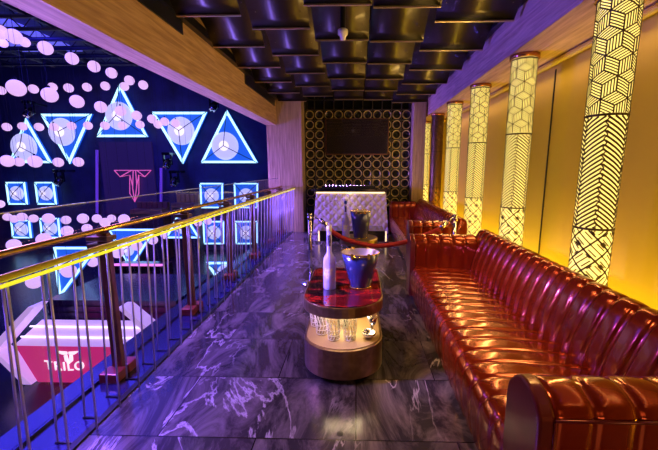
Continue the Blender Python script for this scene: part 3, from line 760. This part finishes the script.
# DJ booth
BY = 7.0; cxB = -6.12
t = thing('stage_booth', 'magenta lit performer booth with a winged T and white lettering, framed by glowing arms', 'booth', (cxB, BY, HF))
def mir(x): return 2*cxB-x
fz = [(-7.74, -2.36), (mir(-7.74), -2.36), (mir(-7.34), -3.27), (-7.34, -3.27)]
bm = B(); prism(bm, [(x, BY, z) for x, z in fz], (0, .5, 0)); part('sign_face', bm, M['sign'], t)
bm = B(); prism(bm, [(-7.74, BY-.02, -2.36), (mir(-7.74), BY-.02, -2.36), (mir(-7.36), BY+.35, -1.90), (-7.36, BY+.35, -1.90)], (0, .08, -.05)); tp = part('top_lightbox', bm, M['booth_white'], t)
bm = B()
for k in (.3, .66): 
    q = .32*k; tube(bm, [(-7.74+q, BY-.03+.37*k, -2.355+.52*k+.005), (mir(-7.74+q), BY-.03+.37*k, -2.355+.52*k+.005)], .018, 6)
part('bright_tube', bm, M['booth_line'], tp)
for s in (0, 1):
    f = (lambda x: mir(x)) if s else (lambda x: x)
    bm = B()
    prism(bm, [(f(-7.18), BY-.1, -1.40), (f(-7.04), BY-.1, -1.40), (f(-8.10), BY-.1, -2.48), (f(-8.28), BY-.1, -2.42)], (0, .35, 0))
    prism(bm, [(f(-8.28), BY-.1, -2.42), (f(-8.10), BY-.1, -2.48), (f(-7.40), BY-.1, -3.27), (f(-7.60), BY-.1, -3.27)], (0, .35, 0))
    part('glowing_arm', bm, M['booth_white'], t)
def text_mesh(body, size, org, name, parent, shear=0, arch=0):
    cu = bpy.data.curves.new(name, 'FONT'); cu.body = body; cu.size = size; cu.extrude = .01; cu.align_x = 'CENTER'; cu.space_character = 1.15; cu.offset = .0
    ob = bpy.data.objects.new(name, cu); C.objects.link(ob); dg = bpy.context.evaluated_depsgraph_get()
    me = bpy.data.meshes.new_from_object(ob.evaluated_get(dg)); bpy.data.objects.remove(ob)
    bm = B(); bm.from_mesh(me); bpy.data.meshes.remove(me)
    for v in bm.verts:
        x, y, z = v.co; v.co = Vector((org[0]+x, org[1]-z, org[2]+y+arch*x*x))
    return part(name, bm, M['sign_white'], parent)
text_mesh('TRILO', .30, (cxB-.50, BY-.03, -2.95), 'lettering', t, arch=.18)
bm = B()
for s in (-1, 1):
    prism(bm, [(cxB-.40+s*.02, BY-.022, -2.50), (cxB-.40+s*.27, BY-.022, -2.48), (cxB-.40+s*.17, BY-.022, -2.55), (cxB-.40+s*.10, BY-.022, -2.57), (cxB-.40+s*.02, BY-.022, -2.56)], (0, .02, 0))
    prism(bm, [(cxB-.40+s*.03, BY-.022, -2.58), (cxB-.40+s*.10, BY-.022, -2.59), (cxB-.40+s*.09, BY-.022, -2.72), (cxB-.40, BY-.022, -2.79)], (0, .02, 0))
part('winged_emblem', bm, M['sign_white'], t)
# slatted stage riser behind the booth
t = thing('stage_riser', 'violet lit slatted stage riser behind the booth', 'stage', (-6.6, 9.3, HF))
bm = B(); box(bm, -8.0, -4.6, 8.2, 10.4, HF, -1.75); part('body', bm, M['ledge'], t)
bm = B()
for k in range(9): box(bm, -8.0, -4.6, 8.16, 8.2, HF+.1+k*.17, HF+.19+k*.17)
part('slats', bm, M['ledge'], t)
# bar counter with a pink strip
t = thing('bar_counter', 'dark bar counter down in the hall with a pink light strip along its top', 'bar counter', (-8, 12, HF))
a, b = at(111, 264, 11.8), at(162, 266, 11.8)
bm = B(); box(bm, a.x, b.x, 11.85, 12.5, HF, a.z-.08); part('body', bm, M['black_gloss'], t)
bm = B(); box(bm, a.x, b.x, 11.8, 11.86, a.z-.07, a.z+.0); part('light_strip', bm, M['led_pink'], t)
# far lounge seats
def booth_seat(x0, x1, y0, y1, Y, label, mat):
    a, b = at(x0, y0, Y), at(x1, y1, Y)
    t = thing('lounge_seat', label, 'seat', ((a.x+b.x)/2, Y, HF))
    bm = B(); 
    n = max(3, int((b.x-a.x)/.25))
    for k in range(n): box(bm, a.x+(b.x-a.x)*k/n+.01, a.x+(b.x-a.x)*(k+1)/n-.01, Y, Y+.25, b.z, a.z)
    part('backrest', bm, M[mat], t, False, .03)
    bm = B(); box(bm, a.x, b.x, Y-.6, Y+.0, b.z-.1, b.z+.15); part('seat', bm, M['brown_soft'], t, False, .03)
    bm = B(); box(bm, a.x, b.x, Y-.55, Y+.25, HF, b.z-.1); part('base', bm, M['truss'], t)
booth_seat(176, 199, 194, 205, 18.8, 'quilted gold lounge seat on the far side of the hall', 'quilt_gold')
booth_seat(136, 168, 202, 211, 18.2, 'brown ribbed lounge seat below the pink winged T', 'brown_soft')
# hanging ball lanterns
rows = {
 'topmost string': [(0, 32, 4.5), (3, 43, 5.5), (14, 36.5, 9), (24.5, 42, 6), (45.5, 48, 8), (72, 58.5, 7), (94, 66.5, 6.5), (111.5, 73, 6), (129.4, 80.4, 5.3), (143.2, 85, 5)],
 'string at the highest triangle tip': [(1, 90.5, 4), (16.3, 88, 10.5), (33.4, 89, 5.5), (49.7, 95, 9), (52.5, 87, 5), (68.6, 88, 5.3), (87, 87.2, 5), (105.3, 86, 5), (124.4, 86.5, 4.8)],
 'slanting string over the triangles': [(77, 101.5, 7.7), (100.8, 107, 6.7), (120.6, 111, 6), (136.7, 115.6, 5.5), (152, 119, 5), (164.7, 121.6, 4.7), (175.7, 123.3, 4.5)],
 'level string across the triangles': [(6.8, 127, 5.3), (22.6, 126.4, 5), (39, 127, 5), (54, 127, 5), (71.6, 126, 5), (88, 125.6, 5), (105, 125.6, 5), (122.4, 125.6, 4.8), (140, 124.6, 4.5), (158, 124.4, 4.5)],
 'string under the two left triangles': [(7.5, 161, 8), (19, 162, 6), (35, 161.5, 8), (58.3, 162.3, 6), (78.4, 162, 6)],
 'string just above the square lights': [(0, 204, 4), (7.5, 217, 4.5), (14, 219, 5), (22, 217, 6), (33.5, 218.5, 5.5), (48.5, 218.5, 7), (66, 220, 5.7), (83, 218.5, 6.5), (97, 218.5, 5.5), (105, 222.5, 6), (111.5, 218.5, 5), (124, 219.4, 6.5), (143.5, 216, 4), (192, 225, 4), (198, 222.8, 4), (208, 221, 3.7)],
 'string behind the dull rail': [(13.8, 245, 8.5), (44, 239.6, 9), (67, 231, 7), (87, 228.5, 6)],
 'lowest string under the gold rail': [(0, 296.7, 4), (7, 273, 5), (34.4, 281.6, 10), (69, 271, 9), (93, 262, 6.5), (117.6, 252.7, 7), (137, 245.7, 6.3), (152.8, 240, 5.8), (165, 235, 5), (176.4, 231.6, 4.8)]}
BR = .215; pb = None; placed = []
for rn, L in rows.items():
    L = sorted(L)
    for i, (x, y, r) in enumerate(L):
        Y = min(18.9, BR*F/r*1.12*(1+.24*((x-PX)/F)**2)); p = at(x, y, Y); Yf = Y
        while p.z > 5.85 or any((p-q).length < 2*BR+.06 for q in placed): Y *= .955; p = at(x, y, Y)
        placed.append(p.copy())
        lab = 'pink ball lantern, %s from left, %s' % (ORD[i], rn)
        if pb is None:
            t = thing('ball_lantern', lab, 'lantern', tuple(p), 'ball lanterns hanging in the hall')
            bm = B(); bmesh.ops.create_uvsphere(bm, u_segments=24, v_segments=16, radius=BR)
            for v in bm.verts: v.co += p
            part('globe', bm, M['ball'], t, True)
            bm = B(); tube(bm, [p+Vector((0, 0, BR)), p+Vector((0, 0, BR+.06))], .035, 8); part('fitting', bm, M['truss'], t)
            pb = t
        else:
            t = copy_tree(pb, tuple(p)); t['label'] = lab
            t.scale = (Y/Yf,)*3 if Y < Yf else (1, 1, 1)
        bm = B(); tube(bm, [p+Vector((0, 0, BR+.05)), Vector((p.x, p.y, 6.30))], .005, 4); wv = link('wire', bm, M['truss'], p); wv.parent = t
# ceiling truss and lit panels
t = thing('ceiling_truss', 'black lattice truss grid hanging under the hall ceiling', 'truss', (-9, 9, 6.3))
for k in range(11):
    y = 6.5+k*1.0; bm = B(); tube(bm, [(-22, y, 6.35), (-2.6, y, 6.35)], .07, 6); tube(bm, [(-22, y, 6.75), (-2.6, y, 6.75)], .05, 6)
    x = -22
    while x < -2.8: tube(bm, [(x, y, 6.35), (x+.4, y, 6.75), (x+.8, y, 6.35)], .025, 4); x += .8
    part('cross_truss', bm, M['truss'], t)
for k in range(10):
    x = -20.5+k*2.0; bm = B(); tube(bm, [(x, 5.5, 6.45), (x, 17, 6.45)], .11, 6); part('long_beam', bm, M['truss'], t)
for k in range(9):
    bm = B(); x = -20.0+k*2.0
    box(bm, x, x+1.0, 6.0, 17, 7.05, 7.08); part('lit_strip', bm, M['sky_truss'], t, label='blue lit ceiling strip')
bm = B()
for x in (-18, -10.1, -4): 
    for y in (7, 15): tube(bm, [(x, y, 6.4), (x, y, HC)], .02, 6)
part('hangers', bm, M['truss'], t)
# moving head lights
def moving_head(x, y, Y, label, proto=[None]):
    p = at(x, y, Y)
    if proto[0] is None:
        t = thing('moving_head_light', label, 'stage light', tuple(p), 'stage lights on the hall wall')
        bm = B(); box(bm, p.x-.22, p.x+.22, p.y-.2, p.y+.2, p.z+.42, p.z+.58); part('base', bm, M['black_gloss'], t, False, .03)
        bm = B(); box(bm, p.x-.24, p.x-.18, p.y-.08, p.y+.08, p.z-.1, p.z+.45); part('yoke_arm', bm, M['black_gloss'], t, False, .02)
        bm = B(); box(bm, p.x+.18, p.x+.24, p.y-.08, p.y+.08, p.z-.1, p.z+.45); part('yoke_arm', bm, M['black_gloss'], t, False, .02)
        bm = B(); tube(bm, [p+Vector((0, .15, .2)), p+Vector((0, .05, .05)), p+Vector((0, -.25, -.22))], [.12, .2, .17], 16); part('head', bm, M['black_gloss'], t, True)
        bm = B(); tube(bm, [p+Vector((0, -.25, -.22)), p+Vector((0, -.27, -.24))], .15, 16); part('lens', bm, M['chrome'], t, True)
        bm = B(); tube(bm, [p+Vector((0, 0, .5)), p+Vector((0, FY-p.y, .5))], .05, 6); part('wall_arm', bm, M['truss'], t)
        proto[0] = t
    else:
        t = copy_tree(proto[0], tuple(p)); t['label'] = label
moving_head(175, 181, 18.9, 'dark stage light hanging right of the pink winged T')
moving_head(60, 180, 18.9, 'dark stage light right of the upper left square lights')
moving_head(214, 106, 18.9, 'dark stage light between the two right triangles, under the beam')
moving_head(30, 112, 18.9, 'dark stage light above the gap between the two left triangles')
moving_head(168, 163, 18.9, 'dark stage light above the violet light shaft near the point-down triangle')

# ------------------------------------------------------------------ lights
P = (.22, .08, 1.0); Yl = (1.0, .62, .16)
area('beam_violet_strip', (-3.6, 4.2, 1.35), (1.7, 4.2, 3.06), .15, (.08, .055, 1.0), 55, 11, 18)
area('rod_violet_wash', (-2.9, 4.6, 1.9), (-1.6, 4.6, .3), .3, (.30, .13, 1.0), 115, 8, 45)
area('floor_violet_wash', (-3.2, 4.6, 2.4), (-.6, 4.6, 0), .3, (.34, .14, 1.0), 14, 8, 45)
area('table_violet_spot', (-3.0, 1.8, 2.2), (-.1, 2.75, .75), .3, (.40, .25, 1.0), 16, .3, 30)
area('hall_violet_wash_far', (-6.0, 7.5, 1.3), (-2.0, 8.8, 1.0), 1, (.26, .13, 1.0), 160, 2, 60)
area('hall_blue_floor_wash', (-10, 9, 6), (-9, 9, -3), 8, (.06, .05, 1.0), 700, 6)
area('hall_blue_wall_wash', (-12, 13, 6.9), (-12, 20, 1), 12, (.04, .03, 1.0), 700, 1)
area('beam_underside_wash', (-3.0, 3.5, 0.2), (-2.1, 3.5, 2.6), .5, (.22, .14, 1.0), 135, 9, 70)
area('sofa_violet_spot', (-3.3, 3.6, 2.3), (1.4, 2.6, .6), .25, (.40, .14, 1.0), 10, .35, 100)
area('wall_uplight', (2.14, 3.5, .12), (2.3, 3.5, 2.0), .15, (1.0, .68, .02), 62, 6.5)
area('wall_uplight_far', (2.14, 8.3, .12), (2.3, 8.3, 2.0), .15, (1.0, .66, .02), 30, 3.2)
area('wall_top_fill', (2.20, 4, 2.70), (2.34, 4, 1.0), .06, (1.0, .60, .16), 12, 10)  # unseen strip added at the wall top to warm the mustard wall
for y in CY[:4]+CY[5:]:
    area('column_glow', (1.68, y, 1.8), (-1, y, 1.5), .1, Yl, 22, 1.8)
area('case_light', (TX, 2.64, .515), (TX, 2.64, 0), .35, (1.0, .78, .45), 4.0, .3)
area('console_light', (-.16, 8.14, 1.0), (-.16, 8.3, .2), 1.6, (1.0, .78, .5), 2, .05)
area('sofa_arm_fill', (1.0, -1.2, .85), (1.0, 1.2, .6), .8, (1.0, .45, .14), 13)  # unseen warm fill added to light the near sofa arm
for y in (1.9, 3.6, 6.2):
    area('walkway_warm_fill', (-.7, y, 3.0), (.75, y, .25), .25, (1.0, .50, .13), 7, .25, 75)  # unseen fill lights added to warm the sofa fronts
